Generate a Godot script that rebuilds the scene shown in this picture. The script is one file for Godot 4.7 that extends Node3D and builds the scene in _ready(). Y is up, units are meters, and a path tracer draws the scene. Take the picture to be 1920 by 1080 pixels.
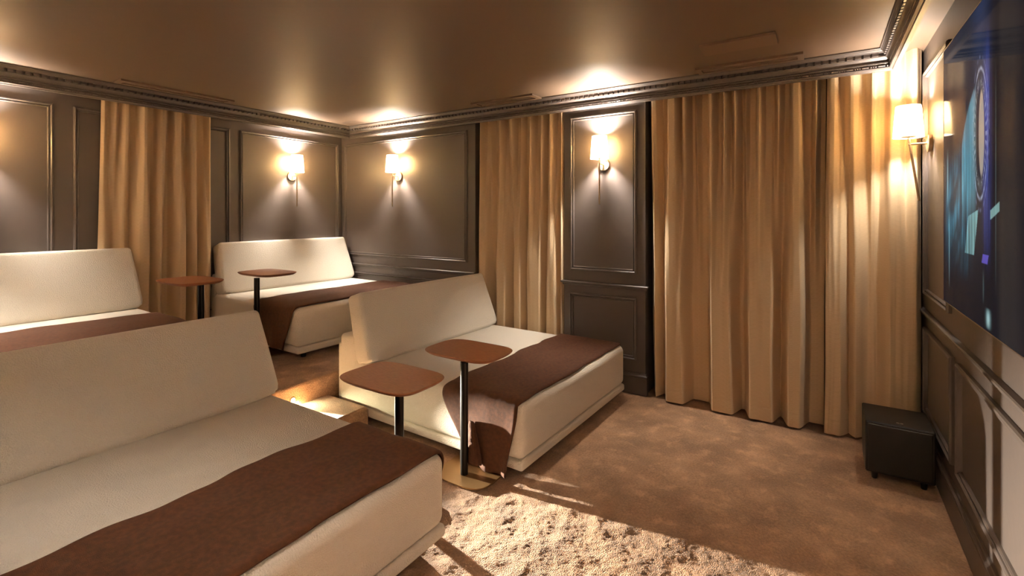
extends Node3D
# A small private cinema room: panelled brown walls, sconces, sand drapes, four daybeds on two levels.

const CEIL := 2.46
const WALL_L := -4.93     # back wall (left in the picture)
const WALL_R := 0.52      # screen wall (right in the picture)
const WALL_F := -3.824    # curtain wall face (far)
const WALL_N := -0.08     # near wall face (behind the picture)
const PLAT := 0.29        # raised rear level
const STEP := 0.145

var mats := {}
var taken := {}

# ------------------------------------------------------------------ mesh helpers
class Flat:
	var v := PackedVector3Array()
	var n := PackedVector3Array()
	func tri(a: Vector3, b: Vector3, c: Vector3) -> void:
		var k := (b - a).cross(c - a)
		if k.length() < 1e-12:
			return
		k = k.normalized()
		v.append_array([a, c, b])
		n.append_array([k, k, k])
	func quad(a: Vector3, b: Vector3, c: Vector3, d: Vector3) -> void:   # counter-clockwise seen from outside
		tri(a, b, c)
		tri(a, c, d)
	func box(p: Vector3, q: Vector3) -> void:
		var x0 := minf(p.x, q.x); var x1 := maxf(p.x, q.x)
		var y0 := minf(p.y, q.y); var y1 := maxf(p.y, q.y)
		var z0 := minf(p.z, q.z); var z1 := maxf(p.z, q.z)
		quad(Vector3(x0, y0, z1), Vector3(x1, y0, z1), Vector3(x1, y1, z1), Vector3(x0, y1, z1))
		quad(Vector3(x1, y0, z0), Vector3(x0, y0, z0), Vector3(x0, y1, z0), Vector3(x1, y1, z0))
		quad(Vector3(x1, y0, z1), Vector3(x1, y0, z0), Vector3(x1, y1, z0), Vector3(x1, y1, z1))
		quad(Vector3(x0, y0, z0), Vector3(x0, y0, z1), Vector3(x0, y1, z1), Vector3(x0, y1, z0))
		quad(Vector3(x0, y1, z1), Vector3(x1, y1, z1), Vector3(x1, y1, z0), Vector3(x0, y1, z0))
		quad(Vector3(x0, y0, z0), Vector3(x1, y0, z0), Vector3(x1, y0, z1), Vector3(x0, y0, z1))
	func mesh() -> ArrayMesh:
		var a := []
		a.resize(Mesh.ARRAY_MAX)
		a[Mesh.ARRAY_VERTEX] = v
		a[Mesh.ARRAY_NORMAL] = n
		var m := ArrayMesh.new()
		m.add_surface_from_arrays(Mesh.PRIMITIVE_TRIANGLES, a)
		return m

func smooth_mesh(parts: Array) -> ArrayMesh:   # parts: [[rows, closed, flip], ...] smooth grids joined into one mesh
	var v := PackedVector3Array()
	var nn := PackedVector3Array()
	var idx := PackedInt32Array()
	for part in parts:
		var rows: Array = part[0]
		var closed: bool = part[1]
		var flip: bool = part[2]
		var nv := rows.size()
		var nu: int = rows[0].size()
		var off := v.size()
		for j in nv:
			var row: PackedVector3Array = rows[j]
			var up: PackedVector3Array = rows[mini(j + 1, nv - 1)]
			var dn: PackedVector3Array = rows[maxi(j - 1, 0)]
			for i in nu:
				var i1 := (i + 1) % nu if closed else mini(i + 1, nu - 1)
				var i0 := (i - 1 + nu) % nu if closed else maxi(i - 1, 0)
				var du := row[i1] - row[i0]
				var dv := up[i] - dn[i]
				if du.length_squared() < 1e-14:      # a collapsed row: look one row away
					var o: PackedVector3Array = up if j < nv / 2 else dn
					du = o[i1] - o[i0]
				var k := du.cross(dv)
				if k.length_squared() < 1e-20:
					k = dv.cross(Vector3.RIGHT) if absf(dv.y) > 0.0 else Vector3.UP
				k = k.normalized()
				v.append(row[i])
				nn.append(-k if flip else k)
		var nq := nu if closed else nu - 1
		for j in nv - 1:
			for i in nq:
				var a := off + j * nu + i
				var b := off + j * nu + (i + 1) % nu
				var c := b + nu
				var d := a + nu
				if flip:
					idx.append_array([a, b, c, a, c, d])
				else:
					idx.append_array([a, c, b, a, d, c])
	var arr := []
	arr.resize(Mesh.ARRAY_MAX)
	arr[Mesh.ARRAY_VERTEX] = v
	arr[Mesh.ARRAY_NORMAL] = nn
	arr[Mesh.ARRAY_INDEX] = idx
	var m := ArrayMesh.new()
	m.add_surface_from_arrays(Mesh.PRIMITIVE_TRIANGLES, arr)
	return m

func ticks(h: float, r: float, mid: int) -> PackedFloat32Array:
	var o := PackedFloat32Array()
	for k in 5:
		o.append(-h + r * k / 5.0)
	for k in mid + 1:
		o.append(lerpf(-(h - r), h - r, float(k) / mid))
	for k in range(1, 6):
		o.append(h - r + r * k / 5.0)
	return o

func rbox_point(p: Vector3, h: Vector3, r: float, off := 0.0) -> Vector3:
	var i := h - Vector3(r, r, r)
	var inner := Vector3(clampf(p.x, -i.x, i.x), clampf(p.y, -i.y, i.y), clampf(p.z, -i.z, i.z))
	return inner + (p - inner).normalized() * (r + off)

# a box with every edge rounded; crown lifts the middle of the faces a little
func rbox_mesh(size: Vector3, r: float, mid := 6, crown := 0.0, xf := Transform3D.IDENTITY, warp: Variant = null) -> ArrayMesh:
	var h := size / 2.0
	var parts := []
	var ax := [[Vector3.RIGHT, Vector3.UP, Vector3.BACK], [Vector3.UP, Vector3.BACK, Vector3.RIGHT], [Vector3.BACK, Vector3.RIGHT, Vector3.UP]]
	for a in ax:
		for s in [1.0, -1.0]:
			var nrm: Vector3 = a[2] * s
			var hu := absf(h.dot(a[0])); var hv := absf(h.dot(a[1])); var hn := absf(h.dot(a[2]))
			var rows := []
			for tv in ticks(hv, r, mid):
				var row := PackedVector3Array()
				for tu in ticks(hu, r, mid):
					var q := rbox_point(a[0] * tu + a[1] * tv + nrm * hn, h, r)
					if crown > 0.0:
						q += nrm * crown * (1.0 - pow(tu / hu, 2)) * (1.0 - pow(tv / hv, 2))
					if warp != null:
						q = warp.call(q)
					row.append(xf * q)
				rows.append(row)
			parts.append([rows, false, s < 0.0])
	return smooth_mesh(parts)

func lathe(profile: Array, seg := 24, xf := Transform3D.IDENTITY) -> ArrayMesh:   # [radius, height] from below upwards
	var rows := []
	for p in profile:
		var row := PackedVector3Array()
		for k in seg:
			var a := TAU * k / seg
			row.append(xf * Vector3(cos(a) * p[0], p[1], -sin(a) * p[0]))
		rows.append(row)
	return smooth_mesh([[rows, true, false]])

func tube(a: Vector3, b: Vector3, r0: float, r1 := -1.0, seg := 16) -> ArrayMesh:
	if r1 < 0.0:
		r1 = r0
	var y := (b - a).normalized()
	var x := y.cross(Vector3.RIGHT if absf(y.x) < 0.9 else Vector3.UP).normalized()
	var l := (b - a).length()
	var e := minf(0.001, r0 * 0.2)
	return lathe([[0.0, 0.0], [r0 - e, 0.0], [r0, e], [r1, l - e], [r1 - e, l], [0.0, l]], seg, Transform3D(Basis(x, y, x.cross(y)), a))

func rounded_slab(a: float, b: float, pw: float, levels: Array, seg := 72, c := Vector3.ZERO) -> ArrayMesh:   # superellipse plate; levels = [scale inset metres, y] from below upwards
	var rows := []
	for l in levels:
		var row := PackedVector3Array()
		for k in seg:
			var t := TAU * k / seg
			var ct := cos(t); var st := sin(t)
			var inset: float = l[0]
			var rx := maxf(0.0, a - inset); var rz := maxf(0.0, b - inset)
			row.append(c + Vector3(signf(ct) * pow(absf(ct), 2.0 / pw) * rx, l[1], -signf(st) * pow(absf(st), 2.0 / pw) * rz))
		rows.append(row)
	return smooth_mesh([[rows, true, false]])

# ------------------------------------------------------------------ naming helpers
func numbered(called: String) -> String:
	var k: int = taken.get(called, 0)
	taken[called] = k + 1
	return called if k == 0 else "%s_%03d" % [called, k]

func part(called: String, mesh: Mesh, mat: Material, parent: Node, at := Vector3.ZERO) -> MeshInstance3D:
	var o := MeshInstance3D.new()
	o.name = called
	o.mesh = mesh
	o.material_override = mat
	o.position = at
	parent.add_child(o, true)
	return o

func thing(called: String, label: String, category: String, at := Vector3.ZERO, turn := 0.0, group := "") -> Node3D:
	var o := Node3D.new()
	o.name = numbered(called)
	o.position = at
	o.rotation.y = turn
	add_child(o)
	tag(o, label, category, group)
	return o

func tag(o: Node, label: String, category: String, group := "") -> void:
	o.set_meta("label", label)
	o.set_meta("category", category)
	if group:
		o.set_meta("group", group)

func struct(called: String, label: String, category: String, mesh: Mesh = null, mat: Material = null) -> Node3D:
	var o: Node3D
	if mesh:
		o = part(called, mesh, mat, self)
	else:
		o = Node3D.new()
		o.name = called
		add_child(o)
	tag(o, label, category)
	o.set_meta("kind", "structure")
	return o

# ------------------------------------------------------------------ materials
func noise_tex(seed_: int, freq: float, size: int, kind := FastNoiseLite.TYPE_SIMPLEX_SMOOTH, octaves := 3, stretch := Vector2.ONE) -> ImageTexture:
	var f := FastNoiseLite.new()
	f.seed = seed_
	f.noise_type = kind
	f.frequency = freq
	f.fractal_octaves = octaves
	if kind == FastNoiseLite.TYPE_CELLULAR:
		f.cellular_return_type = FastNoiseLite.RETURN_DISTANCE
	var im := f.get_seamless_image(size, size)
	if stretch != Vector2.ONE:
		im.resize(int(size * stretch.x), int(size * stretch.y), Image.INTERPOLATE_CUBIC)
		var big := Image.create(size, size, false, im.get_format())
		for i in range(0, size, im.get_width()):
			for j in range(0, size, im.get_height()):
				big.blit_rect(im, Rect2i(0, 0, im.get_width(), im.get_height()), Vector2i(i, j))
		im = big
	return ImageTexture.create_from_image(im)

func color_tex(seed_: int, freq: float, size: int, lo: Color, hi: Color, octaves := 4, fine := 0.0, sq := Vector2.ONE, fleck := 0.0) -> ImageTexture:
	var f := FastNoiseLite.new()
	f.seed = seed_; f.frequency = freq; f.fractal_octaves = octaves
	var a := f.get_seamless_image(size, size)
	if sq != Vector2.ONE:
		a.resize(maxi(4, int(size * sq.x)), maxi(4, int(size * sq.y)), Image.INTERPOLATE_CUBIC)
	var g := FastNoiseLite.new()
	g.seed = seed_ + 7; g.frequency = 0.25; g.fractal_octaves = 2
	var b := g.get_seamless_image(size, size)
	g.seed = seed_ + 13; g.frequency = 0.028; g.fractal_octaves = 4; g.domain_warp_enabled = true; g.domain_warp_amplitude = 25.0; g.domain_warp_frequency = 0.02
	var h := g.get_seamless_image(size, size)
	var im := Image.create(size, size, false, Image.FORMAT_RGB8)
	var aw := a.get_width(); var ah := a.get_height()
	for y in size:
		for x in size:
			var t := a.get_pixel(x % aw, y % ah).r
			if fleck > 0.0:
				t = 0.5 + (t - 0.5) * 0.75 + fleck * maxf(0.0, h.get_pixel(x, y).r - 0.56)
			t = clampf(t + fine * (b.get_pixel(x, y).r - 0.5), 0.0, 1.0)
			im.set_pixel(x, y, lo.lerp(hi, t))
	return ImageTexture.create_from_image(im)

func std(c: Color, rough: float, metal := 0.0) -> StandardMaterial3D:
	var m := StandardMaterial3D.new()
	m.albedo_color = c
	m.roughness = rough
	m.metallic = metal
	return m

func tri(m: StandardMaterial3D, metres: float) -> StandardMaterial3D:
	m.uv1_triplanar = true
	m.uv1_world_triplanar = true
	m.uv1_scale = Vector3.ONE / metres
	return m

func relief(m: StandardMaterial3D, t: Texture2D, cm: float) -> StandardMaterial3D:
	m.heightmap_enabled = true
	m.heightmap_texture = t
	m.heightmap_scale = cm
	return m

func make_materials() -> void:
	mats.wall = relief(tri(std(Color(0.335, 0.297, 0.28), 0.4), 0.4), noise_tex(3, 0.03, 256), 0.02)
	mats.ceiling = relief(tri(std(Color(0.40, 0.325, 0.265), 0.5), 0.8), noise_tex(4, 0.02, 256), 0.03)
	var cp := tri(std(Color.WHITE, 0.95), 2.0)
	cp.albedo_texture = color_tex(11, 0.011, 512, Color(0.45, 0.335, 0.24), Color(0.75, 0.585, 0.44), 5, 0.55, Vector2.ONE, 1.3)
	cp.rim_enabled = true; cp.rim = 0.3; cp.rim_tint = 0.6
	mats.carpet = relief(cp, noise_tex(12, 0.40, 1024, FastNoiseLite.TYPE_SIMPLEX_SMOOTH, 2), 0.6)
	var bo := tri(std(Color(0.92, 0.885, 0.825), 0.95), 0.45)
	bo.rim_enabled = true; bo.rim = 0.25; bo.rim_tint = 0.5
	mats.boucle = relief(bo, noise_tex(21, 0.07, 1024, FastNoiseLite.TYPE_CELLULAR, 3), -0.55)
	var dr := tri(std(Color.WHITE, 0.85), 0.5)
	dr.albedo_texture = color_tex(31, 0.03, 512, Color(0.79, 0.68, 0.53), Color(0.885, 0.785, 0.645), 3, 0.25, Vector2(1, 0.0625))
	dr.rim_enabled = true; dr.rim = 0.2; dr.rim_tint = 0.7
	mats.drape = dr
	var th := tri(std(Color.WHITE, 0.95), 0.3)
	th.albedo_texture = color_tex(41, 0.04, 256, Color(0.255, 0.135, 0.06), Color(0.345, 0.195, 0.095), 3, 0.5)
	mats.throw_cloth = relief(th, noise_tex(42, 0.2, 512, FastNoiseLite.TYPE_SIMPLEX_SMOOTH, 2), 0.2)
	var wd := tri(std(Color.WHITE, 0.38), 0.6)
	wd.albedo_texture = color_tex(51, 0.02, 512, Color(0.55, 0.345, 0.225), Color(0.68, 0.45, 0.31), 4, 0.3, Vector2(1, 0.125))
	wd.roughness = 0.5
	mats.wood = wd
	mats.pole = std(Color(0.16, 0.15, 0.14), 0.32, 0.85)
	mats.brass_plate = std(Color(0.62, 0.48, 0.31), 0.45, 0.8)
	mats.sconce_metal = std(Color(0.72, 0.62, 0.50), 0.33, 0.85)
	var sh := std(Color(0.96, 0.92, 0.84), 0.9)
	sh.backlight_enabled = true
	sh.backlight = Color(0.82, 0.70, 0.50)
	sh.cull_mode = BaseMaterial3D.CULL_DISABLED
	mats.shade = sh
	var bulb := std(Color(1, 0.95, 0.85), 0.5)
	bulb.emission_enabled = true
	bulb.emission = Color(1.0, 0.86, 0.66)
	bulb.emission_energy_multiplier = 4.0
	mats.bulb = bulb
	var led := std(Color(1, 1, 0.95), 0.5)
	led.emission_enabled = true
	led.emission = Color(1.0, 0.94, 0.80)
	led.emission_energy_multiplier = 12.0
	mats.led = led
	mats.black = std(Color(0.035, 0.03, 0.028), 0.38)
	mats.black_satin = std(Color(0.075, 0.062, 0.055), 0.45)
	mats.foot = std(Color(0.05, 0.045, 0.04), 0.4)
	mats.badge = std(Color(0.75, 0.72, 0.68), 0.3, 0.8)
	mats.bezel = std(Color(0.55, 0.5, 0.45), 0.3, 0.9)
	mats.vent = relief(tri(std(Color(0.44, 0.355, 0.29), 0.5), 0.4), noise_tex(3, 0.03, 256), 0.02)
	mats.slot = std(Color(0.10, 0.085, 0.075), 0.7)

# ------------------------------------------------------------------ setting
# a picture-frame moulding on a wall plane; to3 maps (along, up, out) to a point
const MOULD := [[0.0, 0.0], [0.0, 0.013], [0.004, 0.020], [0.011, 0.022], [0.016, 0.016], [0.018, 0.008], [0.022, 0.007], [0.024, 0.013], [0.029, 0.014], [0.032, 0.008], [0.034, 0.0]]

func frame_mesh(a0: float, a1: float, y0: float, y1: float, to3: Callable) -> ArrayMesh:
	var f := Flat.new()
	for k in MOULD.size() - 1:
		var p: Array = MOULD[k]; var q: Array = MOULD[k + 1]
		var c := []
		for w in [p, q]:
			var d: float = w[0]; var h: float = w[1]
			c.append([to3.call(a0 + d, y0 + d, h), to3.call(a1 - d, y0 + d, h), to3.call(a1 - d, y1 - d, h), to3.call(a0 + d, y1 - d, h)])
		for s in 4:
			var s1 := (s + 1) % 4
			f.quad(c[0][s], c[0][s1], c[1][s1], c[1][s])
	return f.mesh()

# a horizontal moulding: profile [out, up] swept from a0 to a1
func rail_mesh(a0: float, a1: float, profile: Array, to3: Callable, returns := false) -> ArrayMesh:
	var f := Flat.new()
	for k in profile.size() - 1:
		var p: Array = profile[k]; var q: Array = profile[k + 1]
		var e0: float = p[0] if returns else 0.0
		var e1: float = q[0] if returns else 0.0
		f.quad(to3.call(a0 - e0, p[1], p[0]), to3.call(a1 + e0, p[1], p[0]), to3.call(a1 + e1, q[1], q[0]), to3.call(a0 - e1, q[1], q[0]))
		if returns:
			f.quad(to3.call(a1 + e0, p[1], p[0]), to3.call(a1 + e0, p[1], -0.02), to3.call(a1 + e1, q[1], -0.02), to3.call(a1 + e1, q[1], q[0]))
			f.quad(to3.call(a0 - e0, p[1], -0.02), to3.call(a0 - e0, p[1], p[0]), to3.call(a0 - e1, q[1], q[0]), to3.call(a0 - e1, q[1], -0.02))
	if not returns:
		for e in [[a0, 1], [a1, -1]]:
			for k in range(1, profile.size() - 1):
				var o: Array = profile[0]; var p: Array = profile[k]; var q: Array = profile[k + 1]
				if e[1] == 1:
					f.tri(to3.call(e[0], o[1], o[0]), to3.call(e[0], p[1], p[0]), to3.call(e[0], q[1], q[0]))
				else:
					f.tri(to3.call(e[0], o[1], o[0]), to3.call(e[0], q[1], q[0]), to3.call(e[0], p[1], p[0]))
	return f.mesh()

const RAIL := [[0.0, 0.832], [0.006, 0.832], [0.010, 0.838], [0.012, 0.848], [0.020, 0.852], [0.026, 0.858], [0.026, 0.866], [0.021, 0.870], [0.0, 0.872]]
const BASE := [[0.0, 0.0], [0.016, 0.0], [0.016, 0.130], [0.013, 0.134], [0.013, 0.138], [0.018, 0.142], [0.018, 0.150], [0.010, 0.158], [0.008, 0.168], [0.0, 0.171]]

func far3(a: float, y: float, o: float) -> Vector3: return Vector3(a, y, WALL_F + o)
func left3(a: float, y: float, o: float) -> Vector3: return Vector3(WALL_L + o, y, -a)      # along = -z
func right3(a: float, y: float, o: float) -> Vector3: return Vector3(WALL_R - o, y, a)      # along = +z
func near3(a: float, y: float, o: float) -> Vector3: return Vector3(-a, y, WALL_N - o)

func box_mesh(p: Vector3, q: Vector3) -> ArrayMesh:
	var f := Flat.new()
	f.box(p, q)
	return f.mesh()

func build_walls() -> void:
	var w: Material = mats.wall
	# the far wall: a pilaster and a panelled length with drape recesses between them
	var wf := struct("wall_far", "brown panelled wall with two drape recesses and a pilaster between", "wall")
	part("recess_back", box_mesh(Vector3(-2.95, 0, -4.10), Vector3(0.70, CEIL, -4.25)), w, wf)
	part("pilaster", box_mesh(Vector3(-1.918, 0, WALL_F), Vector3(-1.198, CEIL, -4.10)), w, wf)
	part("panelled_length", box_mesh(Vector3(-5.1, 0, WALL_F), Vector3(-2.895, CEIL, -4.10)), w, wf)
	part("panel_moulding", frame_mesh(-1.853, -1.268, 0.967, 2.285, far3), w, wf)
	part("panel_moulding", frame_mesh(-1.861, -1.268, 0.27, 0.770, far3), w, wf)
	part("panel_moulding", frame_mesh(-4.862, -2.992, 0.967, 2.285, far3), w, wf)
	part("panel_moulding", frame_mesh(-4.862, -2.992, PLAT + 0.24, 0.770, far3), w, wf)
	part("chair_rail", rail_mesh(-1.918, -1.198, RAIL, far3, true), w, wf)
	part("chair_rail", rail_mesh(WALL_L, -2.893, RAIL, far3), w, wf)
	struct("baseboard_far", "tall dark skirting round the foot of the pilaster between the drapes", "baseboard", rail_mesh(-1.918, -1.198, BASE, far3, true), w)
	# the back wall (left in the picture)
	var wl := struct("wall_left", "brown panelled back wall behind the raised daybeds", "wall")
	part("wall_body", box_mesh(Vector3(WALL_L, 0, -4.1), Vector3(-5.1, CEIL, 0.4)), w, wl)
	for q in [[-1.205, -0.15], [-2.505, -1.322], [-3.775, -2.605]]:
		part("panel_moulding", frame_mesh(-q[1], -q[0], 0.967, 2.288, left3), w, wl)
		part("panel_moulding", frame_mesh(-q[1], -q[0], PLAT + 0.24, 0.770, left3), w, wl)
	part("chair_rail", rail_mesh(-WALL_N, -WALL_F, RAIL, left3), w, wl)
	# the screen wall
	var wr := struct("wall_right", "brown panelled wall that carries the large screen", "wall")
	part("wall_body", box_mesh(Vector3(WALL_R, 0, -4.25), Vector3(0.70, CEIL, 0.6)), w, wr)
	part("panel_moulding", frame_mesh(-3.80, -3.118, 0.967, 2.296, right3), w, wr)
	part("panel_moulding", frame_mesh(-3.80, -3.055, 0.26, 0.772, right3), w, wr)
	part("panel_moulding", frame_mesh(-2.945, -1.03, 0.26, 0.772, right3), w, wr)
	part("panel_moulding", frame_mesh(-0.92, 0.35, 0.26, 0.772, right3), w, wr)
	part("chair_rail", rail_mesh(-4.09, 0.49, RAIL, right3), w, wr)
	struct("baseboard_right", "dark glossy skirting along the foot of the screen wall", "baseboard", rail_mesh(-4.09, 0.49, BASE, right3), w)
	# the near wall, behind the picture
	var wn := struct("wall_near", "brown wall on the camera's side of the room", "wall")
	part("wall_body", box_mesh(Vector3(-5.1, 0, WALL_N), Vector3(-1.2, CEIL, 0.4)), w, wn)
	part("recess_back", box_mesh(Vector3(-1.3, 0, 0.5), Vector3(0.70, CEIL, 0.65)), w, wn)
	part("panel_moulding", frame_mesh(2.99, 4.86, 0.967, 2.285, near3), w, wn)
	struct("ceiling", "plain brown satin ceiling with a decorated cornice round it", "ceiling", box_mesh(Vector3(-5.1, CEIL, -4.25), Vector3(0.70, CEIL + 0.15, 0.65)), mats.ceiling)

const CORN := [[0.0, 2.46], [0.0, 2.451], [0.005, 2.448], [0.007, 2.444], [0.014, 2.436], [0.017, 2.430], [0.038, 2.430], [0.038, 2.410], [0.028, 2.410], [0.030, 2.405], [0.038, 2.400], [0.047, 2.392], [0.052, 2.381], [0.050, 2.379], [0.045, 2.376], [0.045, 2.370], [0.052, 2.366], [0.052, 2.347], [0.047, 2.344], [0.050, 2.338], [0.062, 2.334], [0.066, 2.328], [0.086, 2.328], [0.086, 2.46]]
const CX_B := -4.60
const CX_F := 0.285
const CZ := -3.67

func build_cornice() -> void:
	var w: Material = mats.wall
	var runs := {"trim_1": [], "trim_2": [], "trim_3": []}
	var far_run := Flat.new(); var back_run := Flat.new(); var front_run := Flat.new()
	for k in CORN.size() - 1:
		var p: Array = CORN[k]; var q: Array = CORN[k + 1]
		var d: float = p[0]; var e: float = q[0]
		far_run.quad(Vector3(CX_B - e, q[1], CZ - e), Vector3(CX_F + e, q[1], CZ - e), Vector3(CX_F + d, p[1], CZ - d), Vector3(CX_B - d, p[1], CZ - d))
		back_run.quad(Vector3(CX_B - e, q[1], WALL_N), Vector3(CX_B - e, q[1], CZ - e), Vector3(CX_B - d, p[1], CZ - d), Vector3(CX_B - d, p[1], WALL_N))
		front_run.quad(Vector3(CX_F + e, q[1], CZ - e), Vector3(CX_F + e, q[1], 0.5), Vector3(CX_F + d, p[1], 0.5), Vector3(CX_F + d, p[1], CZ - d))
	var t1 := struct("trim_1", "decorated cornice above the drapes and the pilaster", "cornice", far_run.mesh(), w)
	var t2 := struct("trim_2", "decorated cornice above the back wall", "cornice", back_run.mesh(), w)
	var t3 := struct("trim_3", "decorated cornice beside the screen wall", "cornice", front_run.mesh(), w)
	var block := box_mesh(Vector3(-0.0155, 2.411, -0.011), Vector3(0.0155, 2.4295, 0.011))
	var n := 115
	for k in n:
		part("dentil", block, w, t1, Vector3(lerpf(CX_B + 0.0, CX_F + 0.0, (k + 0.5) / n), 0, CZ - 0.029))
	var side := box_mesh(Vector3(-0.011, 2.411, -0.0135), Vector3(0.011, 2.4295, 0.0135))
	for k in 60:
		part("dentil", side, w, t3, Vector3(CX_F + 0.029, 0, CZ + 0.02 + k * 0.0425))
	var small := Flat.new()
	var m := 84
	for k in m:
		var z := lerpf(CZ, WALL_N, (k + 0.5) / m)
		small.box(Vector3(CX_B - 0.040, 2.411, z - 0.0135), Vector3(CX_B - 0.018, 2.4295, z + 0.0135))
	part("dentil_row", small.mesh(), w, t2).set_meta("kind", "stuff")
	# bead and reel: one long bead, then three discs
	for run in [[t1, CX_B, CX_F, 0], [t2, CZ, WALL_N, 1], [t3, CZ, 0.4, 2]]:
		var f := Flat.new()
		var a: float = run[1]
		while a < run[2]:
			for s in [[0.0, 0.034], [0.042, 0.048], [0.054, 0.060], [0.066, 0.072]]:
				var ring := []
				for e in 2:
					var c := []
					for g in 7:
						var an := lerpf(-PI / 2, PI / 2, g / 6.0)
						c.append(Vector2(cos(an) * 0.009, sin(an) * 0.0085))
					ring.append(c)
				for g in 6:
					var pts := []
					for it in [[0, g], [1, g], [1, g + 1], [0, g + 1]]:
						var along: float = a + s[it[0]]
						var cc: Vector2 = ring[it[0]][it[1]]
						var o := 0.054 - cc.x
						var y := 2.3565 + cc.y
						if run[3] == 0: pts.append(Vector3(along, y, CZ - o))
						elif run[3] == 1: pts.append(Vector3(CX_B - o, y, -along + CZ + WALL_N))
						else: pts.append(Vector3(CX_F + o, y, along))
					if run[3] == 2:
						f.quad(pts[1], pts[0], pts[3], pts[2])
					else:
						f.quad(pts[0], pts[1], pts[2], pts[3])
			a += 0.080
		part("bead_and_reel", f.mesh(), w, run[0]).set_meta("kind", "stuff")

func spread(spans: Array) -> PackedFloat32Array:
	var o := PackedFloat32Array([spans[0][0]])
	for s in spans:
		for k in range(1, s[2] + 1):
			o.append(lerpf(s[0], s[1], float(k) / s[2]))
	return o

func build_floor() -> void:
	var f1 := FastNoiseLite.new(); f1.seed = 5; f1.frequency = 6.0; f1.fractal_octaves = 2
	var f2 := FastNoiseLite.new(); f2.seed = 6; f2.frequency = 26.0; f2.fractal_octaves = 2
	var f3 := FastNoiseLite.new(); f3.seed = 8; f3.frequency = 62.0; f3.fractal_octaves = 1
	var rows := []
	var xs := spread([[-3.05, -1.7, 45], [-1.7, 0.53, 330]])
	for z in spread([[0.55, -0.6, 40], [-0.6, -2.35, 260], [-2.35, -4.15, 90]]):
		var row := PackedVector3Array()
		for x in xs:
			var y := f1.get_noise_2d(x, z) * 0.004 + f2.get_noise_2d(x, z) * 0.0010 + f3.get_noise_2d(x, z) * 0.0007 - 0.004
			row.append(Vector3(x, minf(y, 0.0), z))
		rows.append(row)
	var fl := struct("floor", "brown deep pile carpet with brushed lighter patches", "floor", smooth_mesh([[rows, false, false]]), mats.carpet)
	part("subfloor", box_mesh(Vector3(-5.1, -0.03, -4.25), Vector3(0.70, -0.15, 0.65)), mats.wall, fl)
	part("raised_level", rbox_mesh(Vector3(1.94, PLAT, 4.1), 0.022, 40, 0.0, Transform3D(Basis.IDENTITY, Vector3(-3.01 - 0.97, PLAT / 2, -2.03))), mats.carpet, fl)
	part("step", rbox_mesh(Vector3(0.46, STEP, 0.612), 0.025, 24, 0.0, Transform3D(Basis.IDENTITY, Vector3(-2.59 - 0.23, STEP / 2, -2.237 + 0.306))), mats.carpet, fl)

# ------------------------------------------------------------------ drapes
func ridge(a: float, list: Array, k: float) -> float:
	var best := 0.0
	for r in list:
		var t: float = clampf((r[1] - absf(a - r[0])) / k * 0.5 + 0.5, 0.0, 1.0)
		var w: float = r[2] if r.size() > 2 else 1.0
		best = maxf(best, w * t * t * (3.0 - 2.0 * t))
	return best

# along: start and end; top/bot: [centre, half width, height]; to3 maps (along, y, out) to a point
func drape_mesh(top0: float, top1: float, bot0: float, bot1: float, top: Array, bot: Array, amp: float, y0: float, y1: float, seed_: int, to3: Callable, flip := false, blend_at := 0.75) -> ArrayMesh:
	var f := FastNoiseLite.new(); f.seed = seed_; f.frequency = 1.0; f.fractal_octaves = 2
	var nu := 420; var nv := 56
	var ys := PackedFloat32Array()
	for j in nv + 1:
		ys.append(lerpf(y0, y1, float(j) / nv))
	for extra in [y0 + 0.092, y0 + 0.096, y0 + 0.1, y0 + 0.006]:
		ys.append(extra)
	ys.sort()
	var rows := []
	for y in ys:
		var t := clampf((y - y0) / (y1 - y0), 0.0, 1.0)
		var mixv := smoothstep(blend_at - 0.45, blend_at + 0.25, t)
		var front := PackedVector3Array(); var back := PackedVector3Array()
		for i in nu + 1:
			var s := float(i) / nu
			var a_t := lerpf(top0, top1, s); var a_b := lerpf(bot0, bot1, s)
			var a := lerpf(a_b, a_t, pow(t, 0.8))
			var z := lerpf(ridge(a_b, bot, 0.030), ridge(a_t, top, 0.017) * 0.85, mixv) * amp
			z += f.get_noise_2d(s * 9.0, y * 0.4) * 0.006 * (1.0 - 0.5 * t)
			var sway := f.get_noise_2d(s * 5.0 + 30.0, y * 0.6) * 0.014 * (1.0 - t)
			if absf(y - y0 - 0.096) < 0.001:
				z -= 0.0022
			var thin := 0.0025 if (y > y0 + 0.003 and y < y1 - 0.001) else 0.0012
			front.append(to3.call(a + sway, y, z + thin))
			back.append(to3.call(a + sway, y, z - thin))
		back.reverse()
		front.append_array(back)
		rows.append(front)
	return smooth_mesh([[rows, true, flip]])

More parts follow.
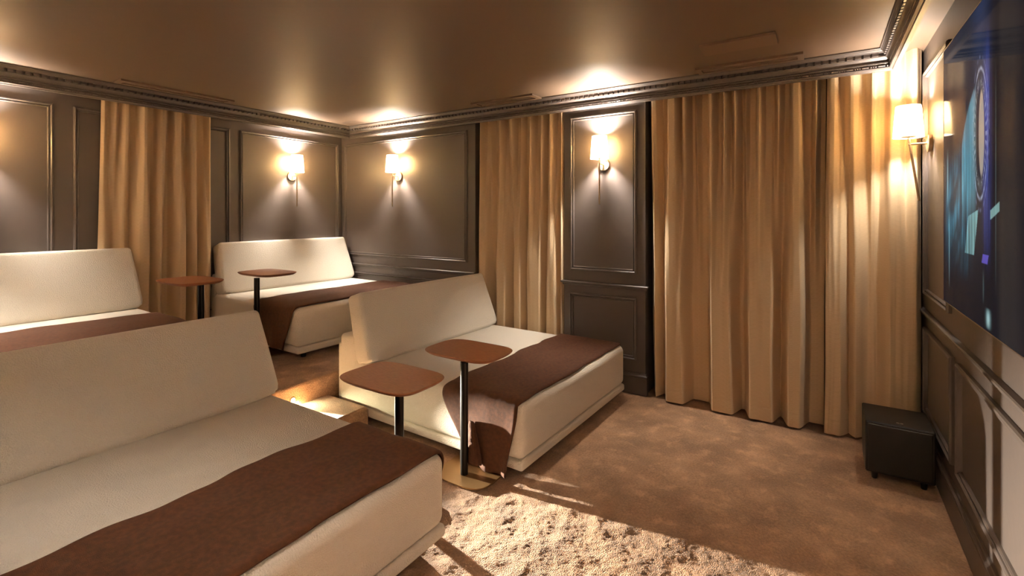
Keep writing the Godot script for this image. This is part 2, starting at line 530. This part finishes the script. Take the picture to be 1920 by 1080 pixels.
func build_drapes() -> void:
	var on_far := func(a: float, y: float, o: float) -> Vector3: return Vector3(a, y, -3.925 + o)
	var on_far2 := func(a: float, y: float, o: float) -> Vector3: return Vector3(a, y, -3.875 + o)
	var on_narrow := func(a: float, y: float, o: float) -> Vector3: return Vector3(a, y, -3.91 + o)
	var on_left := func(a: float, y: float, o: float) -> Vector3: return Vector3(-4.906 + o * lerpf(0.54, 1.1, smoothstep(1.60, 1.76, -a) * smoothstep(2.31, 2.24, -a)), y, a)
	# wide opening, left panel
	var t := thing("curtain", "wide sand coloured curtain with deep pleats right of the pilaster", "curtain")
	part("fabric", drape_mesh(-1.185, 0.012, -1.15, 0.0,
		[[-1.13, 0.031, 0.8], [-0.99, 0.039], [-0.896, 0.021], [-0.814, 0.012, 0.7], [-0.704, 0.022], [-0.611, 0.016], [-0.54, 0.019], [-0.475, 0.009, 0.7], [-0.382, 0.017], [-0.263, 0.018], [-0.157, 0.031], [-0.044, 0.013]],
		[[-1.107, 0.02, 0.7], [-0.955, 0.08], [-0.626, 0.085], [-0.375, 0.092], [-0.169, 0.058]], 0.155, 0.012, 2.4595, 61, on_far), mats.drape, t)
	t = thing("curtain", "sand curtain panel in the corner beside the screen wall, lit by the sconce", "curtain")
	part("fabric", drape_mesh(0.018, 0.505, 0.0, 0.498,
		[[0.049, 0.026], [0.154, 0.024, 0.8], [0.265, 0.023, 0.8], [0.375, 0.036, 0.7], [0.467, 0.024, 0.8]],
		[[0.043, 0.065], [0.171, 0.03, 0.75], [0.395, 0.09, 0.9]], 0.09, 0.012, 2.4595, 62, on_far2), mats.drape, t)
	t = thing("curtain", "narrow sand curtain between the panelled wall and the pilaster", "curtain")
	part("fabric", drape_mesh(-2.87, -1.925, -2.87, -1.925,
		[[-2.829, 0.016], [-2.715, 0.012, 0.8], [-2.599, 0.018], [-2.478, 0.024], [-2.372, 0.014, 0.8], [-2.263, 0.017], [-2.146, 0.022], [-2.054, 0.022], [-1.945, 0.013]],
		[[-2.798, 0.061], [-2.578, 0.07], [-2.4, 0.055], [-2.224, 0.085], [-2.042, 0.06], [-1.945, 0.02]], 0.11, 0.012, 2.4595, 63, on_narrow), mats.drape, t)
	t = thing("curtain", "sand curtain hanging on the back wall behind the raised daybeds", "curtain")
	part("fabric", drape_mesh(-1.485, -2.318, -1.44, -2.312,
		[[-1.501, 0.014], [-1.575, 0.018], [-1.647, 0.024], [-1.762, 0.026], [-1.897, 0.031], [-2.011, 0.034], [-2.136, 0.028], [-2.286, 0.02]],
		[[-1.474, 0.03], [-1.596, 0.035], [-1.73, 0.06], [-1.848, 0.03], [-2.024, 0.05], [-2.136, 0.028], [-2.25, 0.045]], 0.11, PLAT + 0.012, 2.4595, 64, on_left), mats.drape, t)

# ------------------------------------------------------------------ daybeds and throws
# local frame: x forward (towards the screen), z across, y up; origin on the floor under the middle
func sofa(label: String, front_x: float, zc: float, y: float, width: float, depth: float, turn: float, ft := 0.17) -> Node3D:
	var c := Vector3(front_x - depth / 2, y, zc)
	var t := thing("daybed", label, "sofa", c, turn, "")
	var d := depth / 2
	var m: Material = mats.boucle
	part("seat", rbox_mesh(Vector3(depth - 0.05, 0.312, width), 0.05, 14, 0.006, Transform3D(Basis.IDENTITY, Vector3(0.025, 0.10 + 0.156, 0))), m, t)
	part("base", rbox_mesh(Vector3(depth - 0.05, 0.055, width - 0.004), 0.018, 10, 0.0, Transform3D(Basis.IDENTITY, Vector3(0.025, 0.05 + 0.0265, 0))), m, t)
	part("rear_frame", rbox_mesh(Vector3(ft, 0.535, width), 0.03, 10, 0.0, Transform3D(Basis.IDENTITY, Vector3(-d + 0.03 + ft / 2, 0.055 + 0.2675, 0))), m, t)
	part("back_panel", rbox_mesh(Vector3(0.035, 0.46, width - 0.02), 0.012, 8, 0.0, Transform3D(Basis.IDENTITY, Vector3(-d + 0.018, 0.055 + 0.23, 0))), m, t)
	var tilt := Basis(Vector3.BACK, deg_to_rad(19.0))
	var low := Vector3(-d + ft + 0.195, 0.421, 0)
	var hz := (width - 0.05) / 2
	var shape := func(q: Vector3) -> Vector3:      # the cushion widens downwards and its lower corners are rounded off
		var o := q
		o.z *= lerpf(1.042, 0.985, q.y / 0.5 + 0.5)
		var k := Vector2(hz * 1.035 - 0.07, -0.25 + 0.07)
		var w := Vector2(absf(o.z) - k.x, o.y - k.y)
		if w.x > 0.0 and w.y < 0.0 and w.length() > 0.0:
			var big := maxf(absf(w.x), absf(w.y))
			w = w.normalized() * lerpf(w.length(), big, 0.9)
			o.z = signf(o.z) * (k.x + w.x)
			o.y = k.y + w.y
		return o
	part("backrest", rbox_mesh(Vector3(0.15, 0.50, width - 0.05), 0.026, 14, 0.006, Transform3D(tilt, low + tilt * Vector3(-0.075, 0.25, 0)), shape), m, t)
	for sx in [d - 0.09, -d + 0.14]:
		for sz in [-1, 1]:
			part("leg", lathe([[0.0, 0.0], [0.02, 0.0], [0.021, 0.002], [0.021, 0.06], [0.0, 0.06]], 16), mats.foot, t, Vector3(sx, 0, sz * (width / 2 - 0.11)))
	return t

# a throw laid across the seat and hanging over one side; side = +1 or -1 along local z
func throw_mesh(width: float, depth: float, side: float, xb: float, xf: float, hang_to: float, xb_low: float, xf_low: float, seed_: int, far_at: float) -> ArrayMesh:
	var f := FastNoiseLite.new(); f.seed = seed_; f.frequency = 1.0; f.fractal_octaves = 2
	var h := Vector3((depth - 0.05) / 2, 0.156, width / 2)
	var c := Vector3(0.025, 0.256, 0)
	var nu := 60
	var path := []      # [z on the cube, y on the cube, hang 0..1]
	for k in 61:
		path.append([lerpf(far_at, side * h.z, k / 60.0), h.y, 0.0])
	for k in range(1, 41):
		path.append([side * h.z, lerpf(h.y, hang_to - c.y, k / 40.0), k / 40.0])
	var rows := []
	for j in path.size():
		var p: Array = path[j]
		var hang: float = p[2]
		var top := PackedVector3Array(); var under := PackedVector3Array()
		for i in nu + 1:
			var s := float(i) / nu
			var wob := f.get_noise_2d(p[0] * 2.2, 3.0) * 0.03 * (1.0 - hang)
			var e := smoothstep(0.0, 1.0, hang)
			var x := lerpf(lerpf(xb, xb_low, e), lerpf(xf, xf_low, e), s) + wob * (1.0 - s * 0.7)
			var q := Vector3(x - c.x, p[1], p[0])
			var dist: float = p[0] * 2.0 - p[1] * 3.0
			var swell := 0.004 + 0.006 * (0.5 + f.get_noise_2d(s * 1.6, dist * 0.8)) + 0.0008 * f.get_noise_2d(s * 9.0 + 4.0, dist * 2.0)
			swell += hang * (0.016 + 0.012 * sin(s * 11.0 + 1.0 + hang * 1.5))
			var edge := 0.006 if i == 0 or i == nu or j == 0 or j == path.size() - 1 else 0.011
			var surf := rbox_point(Vector3(q.x, clampf(q.y, -h.y + 0.051, h.y), q.z), h, 0.05, 0.0)
			if q.y < -h.y + 0.051:
				surf.y = q.y
			var out := rbox_point(Vector3(q.x, clampf(q.y, -h.y + 0.051, h.y), q.z), h, 0.05, 1.0) - rbox_point(Vector3(q.x, clampf(q.y, -h.y + 0.051, h.y), q.z), h, 0.05, 0.0)
			if hang > 0.0:
				out.x *= 1.0 - hang
				out = out.normalized()
			var crown := 0.006 * (1.0 - pow(clampf(q.x / h.x, -1, 1), 2)) * (1.0 - pow(clampf(q.z / h.z, -1, 1), 2))
			top.append(c + surf + out * (swell + edge + crown))
			under.append(c + surf + out * (swell + crown - (0.002 if edge < 0.01 else 0.0)))
		under.reverse()
		top.append_array(under)
		rows.append(top)
	return smooth_mesh([[rows, true, side > 0]])

func lay_throw(t: Node3D, label: String, width: float, depth: float, side: float, back: float, front: float, hang_to: float, back_low: float, front_low: float, seed_: int, far_share := 0.97) -> Node3D:
	var o := thing("throw", label, "blanket", t.position, t.rotation.y)
	var d := depth / 2
	part("cloth", throw_mesh(width, depth, side, d - back, d - front, hang_to, d - back_low, d - front_low, seed_, -side * width / 2 * far_share), mats.throw_cloth, o)
	return o

# the rolled-up hanging corner of a throw: a loose spiral of cloth
func roll_mesh(a: Vector3, b: Vector3, r0: float, r1: float, turns: float, seed_: int) -> ArrayMesh:
	var f := FastNoiseLite.new(); f.seed = seed_; f.frequency = 3.0
	var rows := []
	for j in 25:
		var t := j / 24.0
		var c := a.lerp(b, t)
		var outer := PackedVector3Array(); var inner := PackedVector3Array()
		for i in 61:
			var s := i / 60.0
			var an := s * turns * TAU + 0.6
			var r := lerpf(r0, r1, sin(t * PI * 0.55)) * (1.0 - 0.62 * s) * (1.0 + 0.15 * f.get_noise_2d(s * 3.0, t * 2.0))
			var th := 0.0015 if (j == 0 or j == 24) else 0.005
			var dir := Vector3(cos(an), 0.25 * sin(an * 1.0), sin(an) * 0.75)
			outer.append(c + dir * (r + th))
			inner.append(c + dir * (r - th))
		inner.reverse()
		outer.append_array(inner)
		rows.append(outer)
	return smooth_mesh([[rows, true, true]])

# ------------------------------------------------------------------ side tables
func side_table(label: String, at: Vector3, pole_off: Vector2, plate_side: float) -> Node3D:
	var t := thing("side_table", label, "table", at, 0.0, "walnut pull-up side tables beside the daybeds")
	part("tabletop", rounded_slab(0.246, 0.173, 4.1, [[0.30, 0.628], [0.028, 0.628], [0.020, 0.630], [0.006, 0.640], [0.001, 0.646], [0.0, 0.649], [0.001, 0.651], [0.004, 0.652], [0.30, 0.652]]), mats.wood, t)
	var p := Vector3(pole_off.x, 0, pole_off.y)
	part("pole", lathe([[0.0, 0.008], [0.0215, 0.008], [0.022, 0.0095], [0.022, 0.6275], [0.0215, 0.629], [0.0, 0.629]], 28), mats.pole, t, p)
	part("base_plate", rounded_slab(0.175, 0.165, 3.6, [[0.30, 0.001], [0.001, 0.001], [0.0, 0.002], [0.0, 0.008], [0.0015, 0.0095], [0.30, 0.0095]]), mats.brass_plate, t, Vector3(pole_off.x + 0.01, 0, pole_off.y + plate_side))
	return t

# ------------------------------------------------------------------ sconces
const SCONCE_ENERGY := 1.7
func sconce(label: String, at: Vector3, turn: float, lean := 0.0, dim := 1.0) -> Node3D:
	var t := thing("wall_sconce", label, "wall lamp", at, turn, "")
	var onto := Transform3D(Basis(Vector3.RIGHT, Vector3.BACK, Vector3.DOWN), Vector3.ZERO)   # lathe axis -> out of the wall
	part("backplate", lathe([[0.0, 0.0], [0.049, 0.0], [0.050, 0.002], [0.050, 0.017], [0.048, 0.020], [0.0, 0.020]], 36, onto), mats.sconce_metal, t)
	part("arm", tube(Vector3(0, 0, 0.019), Vector3(0, 0, 0.106), 0.0065), mats.sconce_metal, t)
	part("stem", tube(Vector3(0, -0.332, 0.105 - lean), Vector3(0, 0.05, 0.105), 0.0062, 0.0068), mats.sconce_metal, t)
	part("shade_holder", lathe([[0.0, 0.040], [0.036, 0.042], [0.038, 0.044], [0.036, 0.046], [0.014, 0.048], [0.013, 0.085], [0.0, 0.086]], 28, Transform3D(Basis.IDENTITY, Vector3(0, 0, 0.105))), mats.sconce_metal, t)
	part("shade", lathe([[0.0735, 0.040], [0.059, 0.224]], 48, Transform3D(Basis.IDENTITY, Vector3(0, 0, 0.105))), mats.shade, t)
	var b := part("bulb", lathe([[0.0, 0.086], [0.013, 0.088], [0.016, 0.105], [0.026, 0.130], [0.032, 0.157], [0.027, 0.178], [0.015, 0.189], [0.0, 0.192]], 20, Transform3D(Basis.IDENTITY, Vector3(0, 0, 0.105))), mats.bulb, t)
	var l := OmniLight3D.new()
	l.name = "lamp_light"
	l.position = Vector3(0, 0.156, 0.105)
	l.light_color = Color(1.0, 0.965, 0.915)
	l.light_energy = SCONCE_ENERGY * dim
	l.omni_range = 12.0
	l.omni_attenuation = 2.0
	l.light_size = 0.034
	l.shadow_enabled = true
	b.add_child(l)
	return t

# ------------------------------------------------------------------ screen
func screen_image() -> ImageTexture:
	var w := 640; var h := 360
	var im := Image.create(w, h, false, Image.FORMAT_RGB8)
	var f := FastNoiseLite.new(); f.seed = 77; f.frequency = 1.0; f.fractal_octaves = 3
	for j in h:
		for i in w:
			var u := (i + 0.5) / w; var v := (j + 0.5) / h
			var c := Color(0.008, 0.008, 0.011)
			var streak := clampf(0.5 + f.get_noise_2d(u * 55.0, v * 1.5) * 1.1, 0.0, 1.0)
			var cloud := clampf(0.5 + f.get_noise_2d(u * 10.0 + v * 3.0 + 5.0, v * 4.0) * 1.3, 0.0, 1.0)
			# pale teal leaf left of the ring, its left edge curved
			var leaf_left := 0.165 + 0.085 * pow(maxf(0.0, 0.46 - v) / 0.2, 2.0) + 0.05 * maxf(0.0, v - 0.56)
			var leaf := smoothstep(leaf_left, leaf_left + 0.008, u) * smoothstep(0.285, 0.262, u) * smoothstep(0.22, 0.30, v) * smoothstep(0.70, 0.56, v)
			c += Color(0.045, 0.17, 0.22) * (leaf * (0.55 + 0.6 * streak))
			# blurred teal spray below it
			var spray := smoothstep(0.0, 0.06, u) * smoothstep(0.27, 0.17, u) * smoothstep(0.38, 0.60, v + (u - 0.1) * 0.5) * smoothstep(0.90, 0.70, v)
			c += Color(0.03, 0.14, 0.20) * (spray * (0.15 + 1.3 * streak * cloud))
			c += Color(0.004, 0.008, 0.018) * (smoothstep(0.40, 0.25, u) * smoothstep(0.98, 0.5, v))
			# slim bright streaks
			for s in [[0.042, 0.395, 0.63, 0.006, 0.30], [0.058, 0.60, 0.95, 0.004, 0.16], [0.354, 0.93, 0.995, 0.011, 0.45], [0.396, 0.21, 0.89, 0.0016, 0.10], [0.325, 0.82, 0.93, 0.004, 0.05]]:
				if v > s[1] and v < s[2]:
					var env := sin(PI * clampf((v - s[1]) / (s[2] - s[1]), 0.0, 1.0))
					c += Color(0.55, 0.88, 0.90) * (exp(-pow((u - s[0]) / s[3], 2)) * s[4] * env)
			# blue glow right of the ring
			c += Color(0.022, 0.035, 0.17) * (exp(-pow((u - 0.345) / 0.020, 2)) * smoothstep(0.05, 0.35, v) * smoothstep(0.86, 0.60, v) * (0.5 + streak))
			c += Color(0.008, 0.014, 0.04) * (exp(-pow((u - 0.31) / 0.05, 2)) * smoothstep(0.5, 0.0, v))
			# tall ring seen edge-on, broken outlines
			var e := Vector2((u - 0.305) / 0.046, (v - 0.405) / 0.198)
			var r := e.length()
			var an := atan2(e.y, e.x)
			var dash := 0.35 + 0.65 * smoothstep(-0.2, 0.3, f.get_noise_2d(an * 9.0, 3.0))
			c += Color(0.40, 0.46, 0.48) * (exp(-pow((r - 0.80) / 0.075, 2)) * (0.45 + 0.55 * signf(sin(an * 34.0))) * dash * 0.55)
			c += Color(0.40, 0.47, 0.62) * (exp(-pow((r - 1.02) / 0.03, 2)) * dash * 0.55)
			c += Color(0.20, 0.24, 0.40) * (exp(-pow((r - 1.20) / 0.03, 2)) * (1.0 - dash) * 0.5)
			var inner := Vector2((u - 0.313) / 0.019, (v - 0.405) / 0.142).length()
			c = c.lerp(Color(0.27, 0.25, 0.22), smoothstep(1.0, 0.85, inner) * 0.9)
			# slanted pale shards
			var sx := u - 0.243 + (v - 0.72) * 0.20
			if absf(sx) < 0.034 and v > 0.655 - (u - 0.24) * 0.3 and v < 0.785:
				c += Color(0.13, 0.26, 0.26) * (0.35 + 0.9 * streak)
			var sy := v - 0.645 + (u - 0.39) * 0.5
			if absf(sy) < 0.014 and u > 0.365 and u < 0.415:
				c += Color(0.13, 0.24, 0.23)
			if absf(v - 0.79) < 0.014 and absf(u - 0.335 + (v - 0.79) * 0.3) < 0.018:
				c += Color(0.07, 0.05, 0.30)
			c += Color(0.012, 0.009, 0.007) * (smoothstep(0.40, 0.43, u) * smoothstep(0.56, 0.48, u))
			im.set_pixel(i, j, Color(clampf(c.r, 0, 1), clampf(c.g, 0, 1), clampf(c.b, 0, 1)).linear_to_srgb())
	return ImageTexture.create_from_image(im)

func build_screen() -> void:
	var y0 := 1.044; var y1 := 2.214; var z0 := -3.025; var z1 := -0.945; var x := 0.475
	var t := thing("television", "very large glossy flat screen with a blue film scene on the wall", "television", Vector3(0.505, y0, (z0 + z1) / 2))
	var back := t.position
	part("casing", box_mesh(Vector3(x + 0.002, y0, z0) - back, Vector3(0.503, y1, z1) - back), mats.black, t)
	var f := Flat.new()
	var b := 0.004
	f.box(Vector3(x - 0.001, y0 - b, z0 - b) - back, Vector3(0.505, y0, z1 + b) - back)
	f.box(Vector3(x - 0.001, y1, z0 - b) - back, Vector3(0.505, y1 + b, z1 + b) - back)
	f.box(Vector3(x - 0.001, y0, z0 - b) - back, Vector3(0.505, y1, z0) - back)
	f.box(Vector3(x - 0.001, y0, z1) - back, Vector3(0.505, y1, z1 + b) - back)
	part("bezel", f.mesh(), mats.bezel, t)
	part("wall_mount", box_mesh(Vector3(0.503, 1.35, -2.3) - back, Vector3(WALL_R, 1.9, -1.7) - back), mats.foot, t)
	var st := SurfaceTool.new()
	st.begin(Mesh.PRIMITIVE_TRIANGLES)
	var q := [[z0, y0, 0.0, 1.0], [z0, y1, 0.0, 0.0], [z1, y1, 1.0, 0.0], [z1, y0, 1.0, 1.0]]
	for k in [0, 1, 2, 0, 2, 3]:
		st.set_normal(Vector3.LEFT)
		st.set_uv(Vector2(q[k][2], q[k][3]))
		st.add_vertex(Vector3(x, q[k][1], q[k][0]) - back)
	var m := std(Color(0.012, 0.012, 0.014), 0.06)
	m.metallic_specular = 0.03
	m.emission_enabled = true
	m.emission = Color.BLACK
	m.emission_texture = screen_image()
	m.emission_operator = BaseMaterial3D.EMISSION_OP_ADD
	m.emission_energy_multiplier = 0.5
	part("display", st.commit(), m, t)

# ------------------------------------------------------------------ small things
func build_subwoofer() -> void:
	var c := Vector3(0.338, 0, -3.43)
	var t := thing("subwoofer", "black box subwoofer on the carpet in the corner under the screen", "speaker", c)
	var prof := [Vector2(0.15, 0.046), Vector2(0.15, 0.314), Vector2(0.144, 0.32), Vector2(-0.146, 0.32), Vector2(-0.15, 0.316), Vector2(-0.15, 0.135), Vector2(-0.085, 0.046)]   # z, y
	var f := Flat.new()
	var b := 0.006; var hx := 0.147
	for k in prof.size():
		var p: Vector2 = prof[k]; var q: Vector2 = prof[(k + 1) % prof.size()]
		f.quad(Vector3(-hx + b, p.y, p.x), Vector3(hx - b, p.y, p.x), Vector3(hx - b, q.y, q.x), Vector3(-hx + b, q.y, q.x))
		var mid := Vector2(0, 0.19)
		var pi: Vector2 = p + (mid - p).normalized() * b; var qi: Vector2 = q + (mid - q).normalized() * b
		f.quad(Vector3(hx - b, q.y, q.x), Vector3(hx - b, p.y, p.x), Vector3(hx, pi.y, pi.x), Vector3(hx, qi.y, qi.x))
		f.quad(Vector3(-hx + b, p.y, p.x), Vector3(-hx + b, q.y, q.x), Vector3(-hx, qi.y, qi.x), Vector3(-hx, pi.y, pi.x))
		f.tri(Vector3(hx, mid.y, mid.x), Vector3(hx, qi.y, qi.x), Vector3(hx, pi.y, pi.x))
		f.tri(Vector3(-hx, mid.y, mid.x), Vector3(-hx, pi.y, pi.x), Vector3(-hx, qi.y, qi.x))
	part("cabinet", f.mesh(), mats.black_satin, t)
	part("front_grille", rbox_mesh(Vector3(0.270, 0.252, 0.008), 0.003, 4, 0.0, Transform3D(Basis.IDENTITY, Vector3(0, 0.181, 0.152))), mats.black, t)
	for sx in [-0.105, 0.105]:
		for sz in [0.11, -0.07]:
			part("foot", lathe([[0.0, 0.0], [0.012, 0.0], [0.013, 0.002], [0.017, 0.047], [0.0, 0.048]], 16), mats.foot, t, Vector3(sx, 0, sz))
	var tor := TorusMesh.new()
	tor.inner_radius = 0.0045; tor.outer_radius = 0.0070; tor.rings = 20; tor.ring_segments = 6
	var e := Node3D.new()
	e.name = "emblem"
	t.add_child(e)
	e.position = Vector3(0.005, 0.3205, 0.105)
	for k in [-1, 1]:
		part("emblem_ring", tor, mats.badge, e, Vector3(0.008 * k, 0, 0))

func vent(label: String, a: Vector3, b: Vector3, slots: int) -> void:
	var c := (a + b) / 2
	var t := thing("ceiling_vent" if slots > 0 else "access_panel", label, "vent" if slots > 0 else "panel", Vector3(c.x, CEIL, c.z))
	var lx := absf(a.x - b.x); var lz := absf(a.z - b.z)
	if slots == 0:
		part("cover", rbox_mesh(Vector3(lx, 0.014, lz), 0.0015, 3, 0.0, Transform3D(Basis.IDENTITY, Vector3(0, -0.0072, 0))), mats.vent, t)
		return
	var f := Flat.new()
	var e := 0.034; var h := -0.014
	f.box(Vector3(-lx / 2, h, -lz / 2), Vector3(lx / 2, -0.0002, -lz / 2 + e))
	f.box(Vector3(-lx / 2, h, lz / 2 - e), Vector3(lx / 2, -0.0002, lz / 2))
	f.box(Vector3(-lx / 2, h, -lz / 2 + e), Vector3(-lx / 2 + e, -0.0002, lz / 2 - e))
	f.box(Vector3(lx / 2 - e, h, -lz / 2 + e), Vector3(lx / 2, -0.0002, lz / 2 - e))
	part("frame", f.mesh(), mats.vent, t)
	part("slot", box_mesh(Vector3(-lx / 2 + e, -0.002, -lz / 2 + e), Vector3(lx / 2 - e, -0.0002, lz / 2 - e)), mats.slot, t)
	var along_x := lx > lz
	var span := (lz if along_x else lx) - 2 * e
	for k in slots:
		var o := lerpf(-span / 2, span / 2, (k + 0.5) / slots)
		var w := span / slots * 0.28
		if along_x:
			part("slat", box_mesh(Vector3(-lx / 2 + e, -0.008, o - w), Vector3(lx / 2 - e, -0.002, o + w)), mats.vent, t)
		else:
			part("slat", box_mesh(Vector3(o - w, -0.008, -lz / 2 + e), Vector3(o + w, -0.002, lz / 2 - e)), mats.vent, t)

func build_step_light() -> void:
	var t := thing("step_light", "tiny bright recessed light in the carpeted riser between the front daybeds", "light", Vector3(-3.01, 0.195, -1.944))
	var onto := Transform3D(Basis(Vector3.UP, Vector3.RIGHT, Vector3.FORWARD), Vector3.ZERO)
	part("trim_ring", lathe([[0.013, 0.0], [0.022, 0.0], [0.022, 0.003], [0.020, 0.005], [0.015, 0.005], [0.013, 0.003]], 24, onto), mats.sconce_metal, t)
	var lens := part("lens", lathe([[0.0, -0.002], [0.013, 0.0], [0.0125, 0.004], [0.008, 0.011], [0.0, 0.014]], 20, onto), mats.led, t)
	var l := SpotLight3D.new()
	l.name = "beam"
	l.position = Vector3(0.012, 0, 0)
	l.basis = Basis.looking_at(Vector3(1.0, -0.02, STEP_AIM))
	l.light_color = Color(1.0, 0.96, 0.88)
	l.light_energy = BEAM_ENERGY
	l.spot_angle = 20.0
	l.spot_angle_attenuation = 2.0
	l.spot_attenuation = 2.0
	l.spot_range = 12.0
	l.light_size = 0.012
	l.shadow_enabled = true
	lens.add_child(l)
	var o := SpotLight3D.new()
	o.name = "spill"
	o.basis = Basis.looking_at(Vector3(0.5, -0.87, 0.0))
	o.position = Vector3(0.012, 0, 0)
	o.light_color = Color(0.98, 0.96, 0.78)
	o.light_energy = SPILL_ENERGY
	o.spot_angle = 82.0
	o.spot_angle_attenuation = 0.5
	o.spot_attenuation = 2.0
	o.spot_range = 12.0
	o.light_size = 0.012
	o.shadow_enabled = true
	lens.add_child(o)

const STEP_AIM := 0.05
const BEAM_ENERGY := 25.0
const SPILL_ENERGY := 0.19

func _ready() -> void:
	# camera: level, the lens shifted down, 908 px focal length on the 1920 x 1080 frame
	var cam := Camera3D.new()
	cam.name = "camera"
	cam.position = Vector3(0, 1.45, 0)
	cam.rotation.y = atan2(585.0, 908.0)
	cam.near = 0.05
	cam.far = 40.0
	cam.projection = Camera3D.PROJECTION_FRUSTUM
	cam.size = 1080.0 / 908.0 * cam.near
	cam.frustum_offset = Vector2(0, -139.0 / 908.0 * cam.near)
	add_child(cam)
	cam.current = true
	var we := WorldEnvironment.new()
	we.name = "environment"
	var env := Environment.new()
	env.background_mode = Environment.BG_COLOR
	env.background_color = Color(0, 0, 0)
	env.tonemap_mode = Environment.TONE_MAPPER_LINEAR
	env.tonemap_exposure = 2.45
	env.sdfgi_enabled = true
	env.ssao_enabled = true
	env.ssil_enabled = true
	we.environment = env
	add_child(we)

	make_materials()
	build_floor()
	build_walls()
	build_cornice()

	# daybeds, each with its throw
	var s1 := sofa("cream boucle daybed nearest the viewer, on the lower floor", -1.382, -0.86, 0.0, 1.52, 1.60, 0.0)
	lay_throw(s1, "dark brown throw on the nearest daybed, its far edge at the walnut tables", 1.52, 1.60, -1.0, 0.575, 0.03, 0.10, 0.52, 0.10, 71)
	var s2 := sofa("cream boucle daybed on the lower floor in front of the pilaster", -1.35, -2.995, 0.0, 1.50, 1.60, deg_to_rad(-1.5))
	var th2 := lay_throw(s2, "dark brown throw trailing to the carpet beside the walnut table", 1.50, 1.60, 1.0, 0.56, 0.025, 0.012, 0.35, 0.085, 72)
	part("rolled_corner", roll_mesh(Vector3(0.485, 0.27, 0.79), Vector3(0.540, 0.058, 0.825), 0.014, 0.050, 1.7, 5), mats.throw_cloth, th2)
	var s3 := sofa("cream boucle daybed on the raised level in the far corner", -3.455, -3.035, PLAT, 1.47, 1.46, deg_to_rad(-1.5), 0.09)
	lay_throw(s3, "dark brown throw on the raised daybed in the far corner", 1.47, 1.46, 1.0, 0.63, 0.05, 0.07, 0.45, 0.14, 73)
	var s4 := sofa("cream boucle daybed on the raised level before the back wall curtain", -3.42, -0.90, PLAT, 1.47, 1.42, deg_to_rad(-2.0), 0.09)
	lay_throw(s4, "dark brown throw on the raised daybed behind the nearest one", 1.47, 1.42, -1.0, 0.80, 0.06, 0.07, 0.6, 0.2, 74)

	side_table("walnut side table on a black pole beside the nearest daybed", Vector3(-1.787, 0, -1.683), Vector2(0.04, -0.01), 0.02)
	side_table("walnut side table whose pole stands before the throw of the pilaster daybed", Vector3(-1.762, 0, -2.262), Vector2(0.085, 0.148), -0.06)
	side_table("walnut side table on the raised level in front of the back wall curtain", Vector3(-4.12, PLAT, -1.80), Vector2(0.17, 0.0), 0.03)
	side_table("walnut side table beside the daybed in the far corner", Vector3(-4.11, PLAT, -2.41), Vector2(0.16, 0.182), -0.06)

	build_drapes()
	sconce("brass sconce with a lit cream shade on the back wall near the corner", Vector3(WALL_L, 1.864, -3.165), PI / 2)
	sconce("brass sconce with a lit cream shade on the panel between corner and narrow curtain", Vector3(-3.943, 1.862, WALL_F), 0.0)
	sconce("brass sconce with a lit cream shade on the pilaster between the curtains", Vector3(-1.545, 1.861, WALL_F), 0.0)
	sconce("brass sconce with a leaning stem on the screen wall beside the curtain", Vector3(WALL_R, 1.857, -3.643), -PI / 2, 0.05, 0.38)
	# the same lamps where the photograph shows only their light
	sconce("brass sconce on the back wall, outside the picture past the curtain", Vector3(WALL_L, 1.864, -0.755), PI / 2)
	sconce("brass sconce on the screen wall, outside the picture on the camera side", Vector3(WALL_R, 1.857, -0.30), -PI / 2, 0.0, 9.0)
	sconce("brass sconce on the near wall above the raised daybed", Vector3(-3.943, 1.862, WALL_N), PI, 0.0, 1.5)
	sconce("brass sconce on the near wall above the nearest daybed", Vector3(-1.545, 1.861, WALL_N), PI, 0.0, 0.38)
	build_step_light()
	build_screen()
	build_subwoofer()
	vent("long slotted vent in the ceiling along the back wall", Vector3(-4.546, 0, -1.457), Vector3(-4.406, 0, -2.283), 4)
	vent("slotted vent in the ceiling above the narrow curtain", Vector3(-2.702, 0, -3.504), Vector3(-2.056, 0, -3.664), 4)
	vent("plain rectangular access panel in the ceiling near the screen wall", Vector3(-0.631, 0, -3.040), Vector3(-0.227, 0, -3.235), 0)
	vent("slotted vent in the ceiling above the wide curtain", Vector3(-0.752, 0, -3.512), Vector3(-0.108, 0, -3.656), 4)
